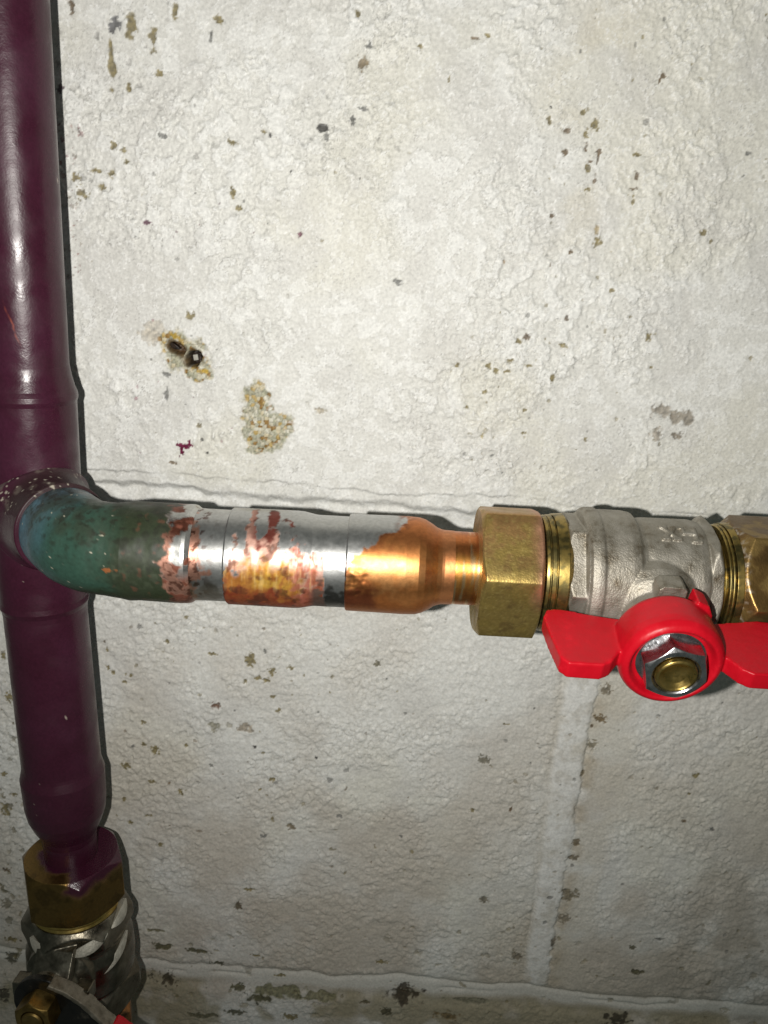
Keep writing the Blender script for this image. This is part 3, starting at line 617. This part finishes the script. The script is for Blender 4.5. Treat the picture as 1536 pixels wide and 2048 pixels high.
def coup_col(pts, s, t):
    px = pxs(s); v = wv_(t); fr = np.cos(t) > 0; n = fbm(pts, 0.008, 4, 2.1); n2 = fbm(pts, 0.0028, 3, 7.5); nst = fbm(np.stack([pts[:, 0], 0.25*pts[:, 1], 0.25*pts[:, 2]], 1), 0.003, 3, 1.5)
    c = np.tile(SIL, (len(pts), 1)); met = np.full(len(pts), 0.95); ro = 0.36+0.05*n2
    # copper region: starts at mid height on the left, spreads to full width towards the bottom
    f = v + 0.20 + 0.55*n + 0.25*nst - 0.95*ss(478, 462, px) + 0.0*px
    f = f + 0.75*(np.exp(-((px-512)/12.)**2)+np.exp(-((px-548)/13.)**2)*1.05+0.5*np.exp(-((px-600)/14.)**2))
    f = f - 1.7*ss(648, 668, px+8*n)
    cu = ss(0.0, 0.14, f+0.22*n2+0.10*fbm(pts, 0.0010, 2, 77))
    c = mix(c, (0.58, 0.34, 0.27), cu)                                       # pinkish where thin
    c = mix(c, (0.50, 0.19, 0.04), cu*ss(0.12, 0.30, v+0.3*n+0.15*nst)*ss(612, 595, px+20*n2))
    c = mix(c, (0.60, 0.36, 0.055), cu*ss(0.12, 0.35, v+0.3*n2)*ss(0.78, 0.45, v+0.3*n)*np.exp(-((px-552+30*n2)/44.)**2)*0.85)
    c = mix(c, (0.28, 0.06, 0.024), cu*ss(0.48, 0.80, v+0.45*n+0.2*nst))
    c = mix(c, (0.10, 0.035, 0.02), 0.75*cu*ss(0.1, 0.4, fbm(pts, 0.0045, 4, 61)+0.15*v))
    c = mix(c, (0.46, 0.14, 0.09), cu*ss(590, 612, px+14*n2)*ss(-0.35, 0.15, n2)*0.85)
    c = mix(c, (0.16, 0.02, 0.012), cu*0.9*ss(-0.22, -0.45, v+0.25*n2)*ss(500, 530, px))
    c = mix(c, (0.10, 0.05, 0.035), 0.8*np.exp(-(f/0.05)**2)*ss(0.0, 0.3, n2+0.1))
    st2_ = fbm(np.stack([pts[:, 0], 0.18*pts[:, 1], 0.18*pts[:, 2]], 1), 0.0016, 3, 31.5)
    c = mix(c, (0.30, 0.09, 0.03), 0.55*cu*ss(0.05, 0.45, st2_+0.4*n2)*ss(0.05, 0.3, v))
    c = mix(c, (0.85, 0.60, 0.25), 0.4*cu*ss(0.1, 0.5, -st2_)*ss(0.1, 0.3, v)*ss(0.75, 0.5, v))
    c = mix(c, (0.62, 0.60, 0.56), cu*ss(0.22, 0.40, nst+0.2*n2)*ss(-0.3, 0.0, v)*ss(0.35, 0.0, v)*0.8)
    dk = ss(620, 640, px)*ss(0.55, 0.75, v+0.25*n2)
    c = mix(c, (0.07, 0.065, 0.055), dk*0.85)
    met = met*(1-0.35*cu*ss(0.3, 0.6, v)); ro = ro+(0.17+0.14*n2)*cu; met = met*(1-0.25*cu)
    ri = np.abs(noise(np.stack([pts[:, 0], 0*pts[:, 1], 0*pts[:, 2]], 1), 0.0006))
    return c, met, np.clip(ro, .2, .7)
def coup_disp(pts, s, t): return 0.00003*fbm(pts, 0.004, 3)
c0, c1, c2, c3 = SX(462), SX(604), SX(630), SX(697)
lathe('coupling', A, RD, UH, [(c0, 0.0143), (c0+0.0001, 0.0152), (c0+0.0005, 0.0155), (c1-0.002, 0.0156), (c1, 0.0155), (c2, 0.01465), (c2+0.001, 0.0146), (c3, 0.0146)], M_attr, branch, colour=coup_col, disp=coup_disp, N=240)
def bell_col(pts, s, t):
    px = pxs(s); v = wv_(t); n = fbm(pts, 0.007, 4, 3.1); n2 = fbm(pts, 0.0022, 3, 9.5)
    c = np.tile(SIL, (len(pts), 1)); met = np.full(len(pts), 0.95)
    # copper to the right of a slanting ragged edge
    edge = 800-105*ss(-0.95, 0.15, v)-12*ss(0.2, 0.7, v)
    f = (px-edge)/22.+0.9*n+0.35*n2
    f = np.maximum(f, (v-0.80)*9+n*2)
    cu = ss(-0.12, 0.18, f)
    cop = np.tile(np.array([0.56, 0.225, 0.07]), (len(pts), 1))
    cop = mix(cop, (0.40, 0.13, 0.045), 0.6*ss(0.0, 0.45, fbm(pts, 0.009, 4, 52)))
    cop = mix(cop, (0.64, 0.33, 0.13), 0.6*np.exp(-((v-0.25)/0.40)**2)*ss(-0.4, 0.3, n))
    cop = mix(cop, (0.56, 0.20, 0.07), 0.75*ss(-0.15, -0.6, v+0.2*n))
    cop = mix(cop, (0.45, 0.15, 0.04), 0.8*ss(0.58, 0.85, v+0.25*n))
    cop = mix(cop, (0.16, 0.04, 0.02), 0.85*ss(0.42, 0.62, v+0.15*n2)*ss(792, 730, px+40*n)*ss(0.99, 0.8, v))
    cop = mix(cop, (0.62, 0.26, 0.11), 0.7*ss(872, 884, px))
    c = c*(1-cu[:, None])+cop*cu[:, None]
    bd = np.exp(-((f-0.25)/0.45)**2)
    c = mix(c, (0.20, 0.07, 0.035), 0.75*bd*ss(-0.05, 0.35, n2+0.1))
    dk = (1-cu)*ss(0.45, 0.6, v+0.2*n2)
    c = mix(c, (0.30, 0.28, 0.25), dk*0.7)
    ro = 0.36+0.05*n2+0.06*cu
    return c, met*(1-0.25*cu*ss(0.5, 0.8, v)), np.clip(ro, .16, .7)
def bell_disp(pts, s, t):
    px = pxs(s); v = np.sin(t)
    blob = np.exp(-((px-716)/18.)**2)*np.exp(-((v-0.42)/0.28)**2)*(np.cos(t) > 0)
    return 0.00002*fbm(pts, 0.005, 3)+blob*0.0006*fbm(pts, 0.0028, 3)
b_0, b_1, b_2 = SX(695), SX(835), SX(880)
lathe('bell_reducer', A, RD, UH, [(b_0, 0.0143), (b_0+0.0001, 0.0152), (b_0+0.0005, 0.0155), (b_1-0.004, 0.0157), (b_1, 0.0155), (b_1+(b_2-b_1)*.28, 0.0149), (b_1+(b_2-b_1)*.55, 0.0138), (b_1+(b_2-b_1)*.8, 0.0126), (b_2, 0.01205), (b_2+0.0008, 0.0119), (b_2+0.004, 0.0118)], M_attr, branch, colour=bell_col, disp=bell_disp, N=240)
def stub_col(pts, s, t):
    px = pxs(s); v = wv_(t)
    ln = fbm(np.stack([pts[:, 0], 0.06*pts[:, 1], 0.06*pts[:, 2]], 1), 0.0012, 3, 2.0); n = fbm(pts, 0.006, 3, 1.0)
    c = np.tile(np.array([0.72, 0.33, 0.08]), (len(pts), 1))
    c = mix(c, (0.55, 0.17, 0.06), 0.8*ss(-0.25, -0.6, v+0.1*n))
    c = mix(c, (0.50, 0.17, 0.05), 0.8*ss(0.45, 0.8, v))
    c = mix(c, (0.35, 0.10, 0.04), 0.45*ss(0.10, 0.45, ln+0.5*n)*ss(900, 935, px))
    c = mix(c, (0.82, 0.62, 0.36), 0.6*ss(0.2, 0.4, -ln))
    return c, 0.96, 0.30+0.08*np.clip(ln, -1, 1)
lathe('stub', A, RD, UH, [(b_2+0.003, 0.0117), (SX(985), 0.0117)], M_attr, branch, colour=stub_col, disp=lambda p, s, t: 0.00003*noise(np.stack([p[:, 0]*1.0, 0*p[:, 1], 0*p[:, 2]], 1), 0.0005), N=200)

# ------------------------------------------------------------------ brass union nut
def nut_prof(s0, s1, R, bore, ch):
    return [(s0, bore), (s0, R-ch*1.6), (s0+ch*0.75, R*1.001), (s1-ch*0.65, R*1.001), (s1, R-ch*1.5), (s1, bore)]
g_n = 'brass hexagon nuts on the pipework'
n0, n1 = SX(951), SX(1068)
def nut_col(pts, s, t):
    n = fbm(pts, 0.006, 4, 1.0); nf = noise(pts, 0.0009)
    c = np.tile(np.array([0.37, 0.265, 0.085]), (len(pts), 1))
    c = mix(c, (0.20, 0.125, 0.05), 0.5*ss(0.15, 0.5, fbm(pts, 0.0035, 4, 44)))
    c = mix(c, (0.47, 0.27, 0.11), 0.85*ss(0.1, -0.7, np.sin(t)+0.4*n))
    c = mix(c, (0.30, 0.22, 0.06), 0.6*ss(-0.1, .35, n))
    c = mix(c, (0.52, 0.40, 0.14), 0.5*ss(0.2, .5, nf))
    c = mix(c, (0.60, 0.30, 0.20), 0.75*ss(n1-0.0045, n1-0.0005, s+0.0015*n)*ss(0.75, .2, np.sin(t)))
    return c, 0.82, np.clip(0.44+0.12*n, .3, .7)
M_nutattr = attr_mat('brass_sandcast', bump=((900, 0.6), (1800, 0.4)), dist=0.00014, strength=0.7)
nut = thing('brass_nut', 'large golden brass hexagon nut between the orange copper stub and the silver valve', 'nut', A+RD*(n0+n1)/2, g_n)
rotA = math.radians(9)
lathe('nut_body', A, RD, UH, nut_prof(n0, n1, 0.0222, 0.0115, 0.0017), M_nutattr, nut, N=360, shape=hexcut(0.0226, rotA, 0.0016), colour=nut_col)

# ------------------------------------------------------------------ silver ball valve with a red butterfly handle
valve = thing('ball_valve', 'silver cast ball valve with a red butterfly handle on the horizontal pipe', 'valve', A+RD*SX(1262))
v0, v1, v1b, v2, v2b, v3, v4 = SX(1114), SX(1146), SX(1155), SX(1250), SX(1262), SX(1380), SX(1404)
# threaded tail pieces
def threads(s0, s1, r):
    L = s1-s0
    return [(s0-0.004, r-0.003), (s0+0.12*L, r-0.0028), (s0+0.14*L, r-0.0006), (s0+0.26*L, r-0.0003), (s0+0.28*L, r-0.0009), (s0+0.33*L, r-0.0009), (s0+0.35*L, r-0.0002), (s0+0.50*L, r-0.0001), (s0+0.515*L, r-0.0007), (s0+0.55*L, r-0.0007), (s0+0.57*L, r+0.0002), (s0+0.95*L, r+0.0005), (s1+0.001, r-0.001)]
    pr = [(s0-0.004, r-0.0022), (s0, r-0.002)]; n = 3; st = (s1-s0)*0.55/n
    for k in range(n):
        a = s0+k*st; pr += [(a+st*0.15, r-0.0009), (a+st*0.35, r-0.0001), (a+st*0.8, r-0.0001), (a+st*0.98, r-0.0009)]
    a = s0+n*st; pr += [(a+0.0003, r+0.0004), (s1-0.0004, r+0.0004), (s1+0.001, r-0.001)]
    return pr
def thr_col(pts, s, t):
    n = fbm(pts, 0.004, 3)
    c = np.tile(np.array([0.36, 0.26, 0.08]), (len(pts), 1)); c = mix(c, (0.10, 0.09, 0.04), 0.8*ss(-0.15, .3, n+0.5*fbm(pts, 0.0015, 2, 3)))
    return c, 0.95, np.clip(0.36+0.1*n, .3, .6)
lathe('threaded_end', A, RD, UH, threads(SX(1066), v0+0.0005, 0.0188), M_attr, valve, N=240, colour=thr_col)
hexL = hexcut(0.0203, math.radians(20)); hexR = hexcut(0.0212, math.radians(36))
def bodyshape(r, s, t):
    a = hexL(r, s, t); b = hexR(r, s, t)
    return np.where(s < v1+0.0003, a, np.where(s > v3-0.0002, b, r))
bprof = [(v0, 0.010), (v0, 0.0178), (v0+0.0014, 0.0203), (v1-0.001, 0.0204), (v1+0.0002, 0.0204), (v1+0.0008, 0.0203), (v1b, 0.0215), (v1b+0.002, 0.0218), (v1b+0.0035, 0.0217), (v1b+0.0040, 0.0212), (v2-0.003, 0.0212), (v2-0.0006, 0.0208), (v2+0.0006, 0.0194), (v2b, 0.0190), (v2b+0.002, 0.0193), (v3-0.0025, 0.0194), (v3-0.0006, 0.0190), (v3, 0.0185), (v3+0.0006, 0.0200), (v4-0.0018, 0.0211), (v4, 0.0185), (v4, 0.010)]
body_v, body_q = lathe('x', A, RD, UH, bprof, None, None, N=288, shape=bodyshape, raw=True)
# close the ends
def close_ends(v, q, N):
    k = len(v); return np.concatenate([v, [v[:N].mean(0)], [v[-N:].mean(0)]]), q.tolist()+[[k, i, (i+1) % N] for i in range(N)]+[[k+1, len(v)-N+(i+1) % N, len(v)-N+i] for i in range(N)]
parts = [close_ends(body_v, body_q, 288)]
# stem axis
OS = A+RD*SX(1281)
a_d = math.radians(14.5); yaw = math.radians(-1.0)
SD = np.array([math.sin(yaw)*math.cos(a_d), -math.cos(yaw)*math.cos(a_d), -math.sin(a_d)]); SD = nrm(SD-RD*np.dot(SD, RD)*0.6)
E1 = nrm(RD-SD*np.dot(RD, SD)); E2 = np.cross(E1, SD); E2 = E2 if E2[2] > 0 else -E2       # E2 is up
def stemlathe(name, prof, mat, parent, N=96, raw=False, shape=None, step=0.0004):
    r = lathe(name, OS, SD, -E2, prof, mat, parent, N=N, raw=raw, shape=shape, step=step)
    return close_ends(r[0], r[1], N) if raw else r
parts.append(stemlathe('x', [(0.008, 0.015), (0.016, 0.0148), (0.019, 0.0130), (0.0215, 0.0105), (0.0275, 0.0098), (0.028, 0.0090)], None, None, raw=True))
# stop lug on the neck
parts.append(prism([(-0.0030, 0.004), (0.0050, 0.004), (0.0050, 0.0143), (0.0038, 0.0154), (-0.0018, 0.0154), (-0.0030, 0.0143)], OS, E1, E2, SD, 0.0200, 0.0262))
# raised letters on top of the body
def on_body(u, vv, R=0.0193):                                      # u along the run from v2b, vv angle
    return A+RD*u+R*(math.cos(vv)*nrm(UH-RD*np.dot(UH, RD))+math.sin(vv)*np.cross(RD, nrm(UH-RD*np.dot(UH, RD))))
def stroke(p0, p1, wd=0.0005, hh=0.0009):
    q0, q1 = on_body(*p0), on_body(*p1)
    mid = (q0+q1)/2; ax = A+RD*np.dot(mid-A, RD); up = nrm(mid-ax); d = nrm(q1-q0); sd = nrm(np.cross(up, d)); L = np.linalg.norm(q1-q0)
    return prism([(-wd, -wd), (L+wd, -wd), (L+wd, wd), (-wd, wd)], q0, d, sd, up, -0.0006, hh)
def rad(x): return math.radians(x)
ux = SX(1296); a0, a1 = rad(-53), rad(-38)
parts += [stroke((ux, a0), (ux+0.0042, a1)), stroke((ux+0.0042, a0), (ux, a1)), stroke((ux-0.0004, a1), (ux+0.0014, a1)), stroke((ux+0.003, a1), (ux+0.0048, a1)), stroke((ux-0.0004, a0), (ux+0.0012, a0)), stroke((ux+0.0032, a0), (ux+0.0048, a0))]
uy = ux+0.0062
parts += [stroke((uy, a0+0.01), (uy, a0+0.13)), stroke((uy, a0+0.13), (uy+0.0036, a0+0.13)), stroke((uy+0.0036, a0+0.01), (uy+0.0036, a1+0.03)), stroke((uy+0.0026, a1+0.03), (uy+0.0046, a1+0.03))]
fused('body', parts, M_nickel, valve, voxel=0.00028, sm=1, fac=0.5)
lathe('threaded_end', A, RD, UH, threads(v4+0.001, SX(1442), 0.0186), M_attr, valve, N=240, colour=thr_col)
# scratched tick marks are part of the casting: two fine strokes and a seam
# handle
hub = stemlathe('x', [(0.0272, 0.009), (0.0272, 0.0134), (0.0290, 0.0144), (0.0375, 0.0148), (0.0400, 0.0146), (0.0416, 0.0138), (0.0424, 0.0126), (0.0422, 0.0120), (0.0408, 0.0112), (0.0398, 0.0108), (0.0392, 0.0060)], None, None, raw=True)
def wing(sg):
    poly = [(0.006, 0.0262), (0.0150, 0.0250), (0.0290, 0.0222), (0.0330, 0.0226), (0.0345, 0.0262), (0.0335, 0.0345), (0.0318, 0.0440), (0.0298, 0.0462), (0.0205, 0.0462), (0.0178, 0.0445), (0.0138, 0.0385), (0.006, 0.0382)]
    return prism([(sg*a, b) for a, b in poly], OS, E1, SD, E2, -0.0029, 0.0025)
tab = prism([(0.0060, 0.006), (0.0112, 0.006), (0.0122, 0.0090), (0.0106, 0.0124), (0.0070, 0.0142)], OS, E1, E2, SD, 0.0235, 0.0305)
handle = fused('handle', [hub, wing(1), wing(-1), tab], M_red, valve, voxel=0.00035, sm=7, fac=0.6)
hx = hexcut(0.0094, rad(14), 0.0002)
stemlathe('handle_nut', [(0.0385, 0.004), (0.0385, 0.0084), (0.0392, 0.0094), (0.0447, 0.0095), (0.0457, 0.0080), (0.0459, 0.0068), (0.0452, 0.0062), (0.0432, 0.0060)], M_chrome, valve, N=240, shape=hx, step=0.0002)
stemlathe('washer', [(0.0390, 0.005), (0.0393, 0.0098), (0.0396, 0.0100), (0.0398, 0.0096), (0.0398, 0.0080)], M_chrome, valve, N=120)
stemlathe('stem', [(0.0300, 0.0057), (0.0455, 0.0058), (0.0464, 0.0055), (0.0467, 0.0049), (0.0463, 0.0044), (0.0455, 0.0030), (0.0450, 0.0014), (0.0449, 0.0001)], M_bright, valve, N=120, step=0.0002)

# right-hand brass nut
m0 = SX(1440); m1 = m0+0.026
nutr = thing('brass_nut', 'dark brown brass nut right of the silver valve, cut by the photo edge', 'nut', A+RD*(m0+m1)/2, g_n)
def nutr_col(pts, s, t):
    n = fbm(pts, 0.008, 4, 6.0)
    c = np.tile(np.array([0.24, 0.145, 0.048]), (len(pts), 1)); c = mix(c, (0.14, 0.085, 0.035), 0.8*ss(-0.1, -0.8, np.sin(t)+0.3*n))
    c = mix(c, (0.38, 0.26, 0.09), 0.6*ss(0, .4, n))
    wh = ss(m0+0.0030, m0+0.0004, s+0.0012*n)*ss(0.05, .4, fbm(pts, 0.0022, 3, 1))
    c = mix(c, (0.5, 0.47, 0.42), 0.55*wh)
    return c, 0.85-0.3*wh, np.clip(0.42+0.12*n, .34, .7)
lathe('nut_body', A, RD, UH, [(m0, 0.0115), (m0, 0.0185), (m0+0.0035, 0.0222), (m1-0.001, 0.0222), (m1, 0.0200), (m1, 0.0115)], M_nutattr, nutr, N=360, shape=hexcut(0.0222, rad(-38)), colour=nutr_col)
lathe('tailpiece', A, RD, UH, [(m1-0.001, 0.0120), (m1+0.05, 0.0120)], M_oldbrass, nutr, N=96, step=0.002)

# ------------------------------------------------------------------ lower left: nut and lever valve
k0, k1 = sv(1706, Vm, VL), sv(1790, Vm, VL)
viewL = nrm(CAM-(Vm+VL*k0)); UL = nrm(viewL-VL*np.dot(viewL, VL))
nutl = thing('brass_nut', 'dull brass nut smeared with purple paint at the foot of the purple pipe', 'nut', Vm+VL*(k0+k1)/2, g_n)
def nutl_col(pts, s, t):
    n = fbm(pts, 0.008, 4, 16.0)
    c = np.tile(np.array([0.25, 0.155, 0.05]), (len(pts), 1)); c = mix(c, (0.10, 0.065, 0.025), 0.7*ss(-.1, .4, n))
    c = mix(c, (0.30, 0.20, 0.07), 0.4*ss(0.2, .6, n))
    q = pts-(Vm+VL*k0)
    pu = ss(0.002, 0.005, q[:, 0]+0.003*n)*ss(k0+0.0075, k0+0.003, s+0.002*n)
    pu = np.maximum(pu, ss(0.0135, 0.0115, np.hypot(q[:, 0], q[:, 1])+0.002*n)*(s < k0+0.002))
    c = mix(c, PUR*1.1, pu)
    return c, 0.95*(1-pu), np.where(pu > 0.5, 0.22, 0.34)
kk = k1-k0
rotl = rad(-4)
lathe('nut_body', Vm, VL, UL, [(k0, 0.0100), (k0, 0.0183), (k0+0.0030, 0.0212), (k1-0.002, 0.0213), (k1, 0.0190), (k1, 0.010)], M_nutattr, nutl, N=360, shape=hexcut(0.0212, rotl), colour=nutl_col)
lv = thing('ball_valve', 'old dark silver ball valve with a black lever handle, at the lower left corner', 'valve', Vm+VL*(k1+0.02))
z0 = k1
lathe('threaded_end', Vm, VL, UL, [(z0-0.001, 0.0150), (z0, 0.0175), (z0+0.0015, 0.0180), (z0+0.0025, 0.0172), (z0+0.004, 0.0180), (z0+0.006, 0.0172)], M_bright, lv, N=160)
hb = hexcut(0.0228, rad(-22), 0.0003); hb2 = hexcut(0.0243, rad(-14), 0.0003)
y0 = z0+0.0035
def lvshape(r, s, t): return np.where(s < y0+0.012, hb(r, s, t), np.where(s > y0+0.034, hb2(r, s, t), r))
lvp = [(y0, 0.012), (y0, 0.0182), (y0+0.0052, 0.0226), (y0+0.0095, 0.0228), (y0+0.0120, 0.0205), (y0+0.0140, 0.0200), (y0+0.0185, 0.0218), (y0+0.026, 0.0222), (y0+0.033, 0.0216), (y0+0.0345, 0.0206), (y0+0.038, 0.0236), (y0+0.044, 0.0238), (y0+0.050, 0.0195), (y0+0.052, 0.012)]
lvb = lathe('x', Vm, VL, UL, lvp, None, None, N=288, shape=lvshape, raw=True)
lparts = [close_ends(lvb[0], lvb[1], 288)]
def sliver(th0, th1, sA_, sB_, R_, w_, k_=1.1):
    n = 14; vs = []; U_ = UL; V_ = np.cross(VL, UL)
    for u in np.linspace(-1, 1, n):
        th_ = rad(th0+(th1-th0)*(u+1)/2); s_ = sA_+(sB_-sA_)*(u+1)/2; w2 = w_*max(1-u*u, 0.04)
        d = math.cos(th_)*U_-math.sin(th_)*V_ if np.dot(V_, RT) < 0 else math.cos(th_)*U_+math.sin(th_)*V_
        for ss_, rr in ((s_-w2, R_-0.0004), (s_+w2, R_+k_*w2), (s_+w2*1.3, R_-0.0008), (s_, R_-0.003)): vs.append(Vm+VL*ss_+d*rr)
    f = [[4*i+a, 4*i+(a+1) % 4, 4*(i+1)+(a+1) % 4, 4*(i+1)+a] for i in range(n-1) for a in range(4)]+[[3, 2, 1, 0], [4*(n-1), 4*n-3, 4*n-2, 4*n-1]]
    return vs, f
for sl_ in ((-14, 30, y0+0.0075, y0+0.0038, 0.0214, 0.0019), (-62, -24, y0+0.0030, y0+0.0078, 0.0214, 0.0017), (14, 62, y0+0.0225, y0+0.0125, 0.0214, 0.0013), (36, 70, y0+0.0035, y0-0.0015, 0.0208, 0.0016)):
    v_, f_ = sliver(*sl_); bevelled('glint_edge', [(v_, f_)], M_glint, lv, 0.0002, 2)  # raised facet slivers, glints painted on by the brighter nickel
OL_ = Vm+VL*(y0+0.0205)
sd2 = nrm(np.array([-0.10, -1.0, -0.02])); sd2 = nrm(sd2-VL*np.dot(sd2, VL)); E1L = nrm(np.cross(sd2, VL)); E1L = E1L if E1L[0] > 0 else -E1L; E2L = -VL
def st2(name, prof, mat, parent, N=96, raw=False, shape=None, step=0.0004, off=(0, 0)):
    r = lathe(name, OL_+E1L*off[0]+E2L*off[1], sd2, -E2L, prof, mat, parent, N=N, raw=raw, shape=shape, step=step)
    return close_ends(r[0], r[1], N) if raw else r
lparts.append(st2('x', [(0.010, 0.0155), (0.019, 0.0140), (0.0225, 0.0105), (0.030, 0.0095), (0.0305, 0.0085)], None, None, raw=True))
lparts.append(prism([(0.017, 0.0), (0.0285, 0.0), (0.0285, 0.0065), (0.0215, 0.0155), (0.017, 0.0165)], OL_, sd2, E2L, E1L, -0.0068, 0.0088))
fused('body', lparts, M_dnickel, lv, voxel=0.00036, sm=2)
for sx_, nm in ((-0.0105, 'stop_lug'), (0.0150, 'stop_lug')):
    fused('stop_lug', [prism([(sx_-0.0032, 0.0), (sx_+0.0032, 0.0), (sx_+0.0032, 0.0062), (sx_-0.0032, 0.0062)], OL_, E1L, E2L, sd2, 0.0235, 0.0300)], M_dnickel, lv, voxel=0.0004, sm=5)
# lever: black hub plate, edge strip, arm down to the right with a red sleeve
levdir = nrm(E1L*0.82-E2L*0.57); levn = np.cross(levdir, sd2); levn = levn if np.dot(levn, E2L) > 0 else -levn
def lv2(poly, c0, c1): return prism(poly, OL_, levdir, levn, sd2, c0, c1)
circ = [(-0.0122*math.cos(a), 0.0122*math.sin(a)) for a in np.linspace(-1.25, 1.25, 22)]
lp = [(x_, y_) for x_, y_ in circ][::-1]
lp = lp[::-1]+[(0.004, 0.0128), (0.013, 0.0128), (0.022, 0.0105), (0.034, 0.0095), (0.034, -0.0085), (0.020, -0.0105), (0.006, -0.0122)]
lever = fused('lever', [lv2(lp, 0.0295, 0.0325)], M_black, lv, voxel=0.0004, sm=4)
fused('lever_edge', [lv2([(-0.003, 0.0122), (0.004, 0.0142), (0.013, 0.0142), (0.023, 0.0118), (0.034, 0.0106), (0.034, 0.0088), (0.022, 0.0100), (0.012, 0.0122), (0.004, 0.0122), (-0.003, 0.0104)], 0.0285, 0.0345)], M_dull, lever, voxel=0.00035, sm=4)
fused('grip', [lv2([(0.0265, 0.0122), (0.090, 0.0115), (0.094, 0.0060), (0.094, -0.0060), (0.090, -0.0115), (0.0275, -0.0108)], 0.0275, 0.0365)], M_red, lever, voxel=0.0006, sm=5)
st2('handle_nut', [(0.0320, 0.004), (0.0320, 0.0072), (0.0328, 0.0080), (0.0392, 0.0081), (0.0404, 0.0066), (0.0404, 0.0048), (0.0396, 0.0045)], M_oldbrass, lv, N=240, shape=hexcut(0.0080, rad(10), 0.0002), step=0.0002)
st2('stem', [(0.030, 0.0042), (0.0405, 0.0043), (0.0412, 0.0038), (0.0413, 0.0001)], M_oldbrass, lv, N=96)
def pipel_col(pts, s, t):
    n = fbm(pts, 0.006, 3, 2); c = np.tile(np.array([0.45, 0.21, 0.08]), (len(pts), 1)); c = mix(c, (0.14, 0.08, 0.04), ss(-.2, .3, n)); return c, 0.85, 0.4
lathe('end_nut', Vm, VL, UL, [(y0+0.0515, 0.010), (y0+0.052, 0.0185), (y0+0.054, 0.0208), (y0+0.070, 0.0208), (y0+0.072, 0.0180), (y0+0.072, 0.010)], M_attr, lv, N=240, shape=hexcut(0.0208, rad(5)), colour=pipel_col)
lathe('outlet_pipe', Vm, VL, UL, [(y0+0.070, 0.0110), (y0+0.16, 0.0110)], M_attr, lv, N=96, colour=pipel_col, step=0.002)

# ------------------------------------------------------------------ broken plug in the drilled hole
pc = P(372, 708, 0)
plug = thing('wall_plug', 'broken dark plug stuck in the chipped hole in the white wall', 'wall plug', pc)
k_ = 0.000193
def plugpiece(name, px, py, rx, ry, rot, y0_, y1_, mat):
    c = P(px, py, 0); pl = []
    for a in np.linspace(0, 2*math.pi, 17)[:-1]:
        r = 1+0.12*math.sin(3*a+px); x_, z_ = rx*k_*math.cos(a)*r, ry*k_*math.sin(a)*r
        pl.append((x_*math.cos(rot)-z_*math.sin(rot), x_*math.sin(rot)+z_*math.cos(rot)))
    return fused(name, [prism(pl, c, (1, 0, 0), (0, 0, 1), (0, -1, 0), y0_, y1_)], mat, plug, voxel=0.0002, sm=4)
plugpiece('plug_shell', 346, 694, 11, 5, -0.5, -0.0060, -0.0022, M_plug)
plugpiece('plug_shell', 388, 718, 11, 11, 0, -0.0080, -0.0048, M_plug)
v_, f_ = prism([(-0.0009, -0.0011), (0.0009, -0.0011), (0.0009, 0.0011), (-0.0009, 0.0011)], P(387, 717, 0), nrm((1, 0, 0.2)), nrm((-0.2, 0, 1)), (0, -1, 0), -0.006, -0.0036)
bevelled('plug_tip', [(v_, f_)], M_grey, plug, 0.0001)
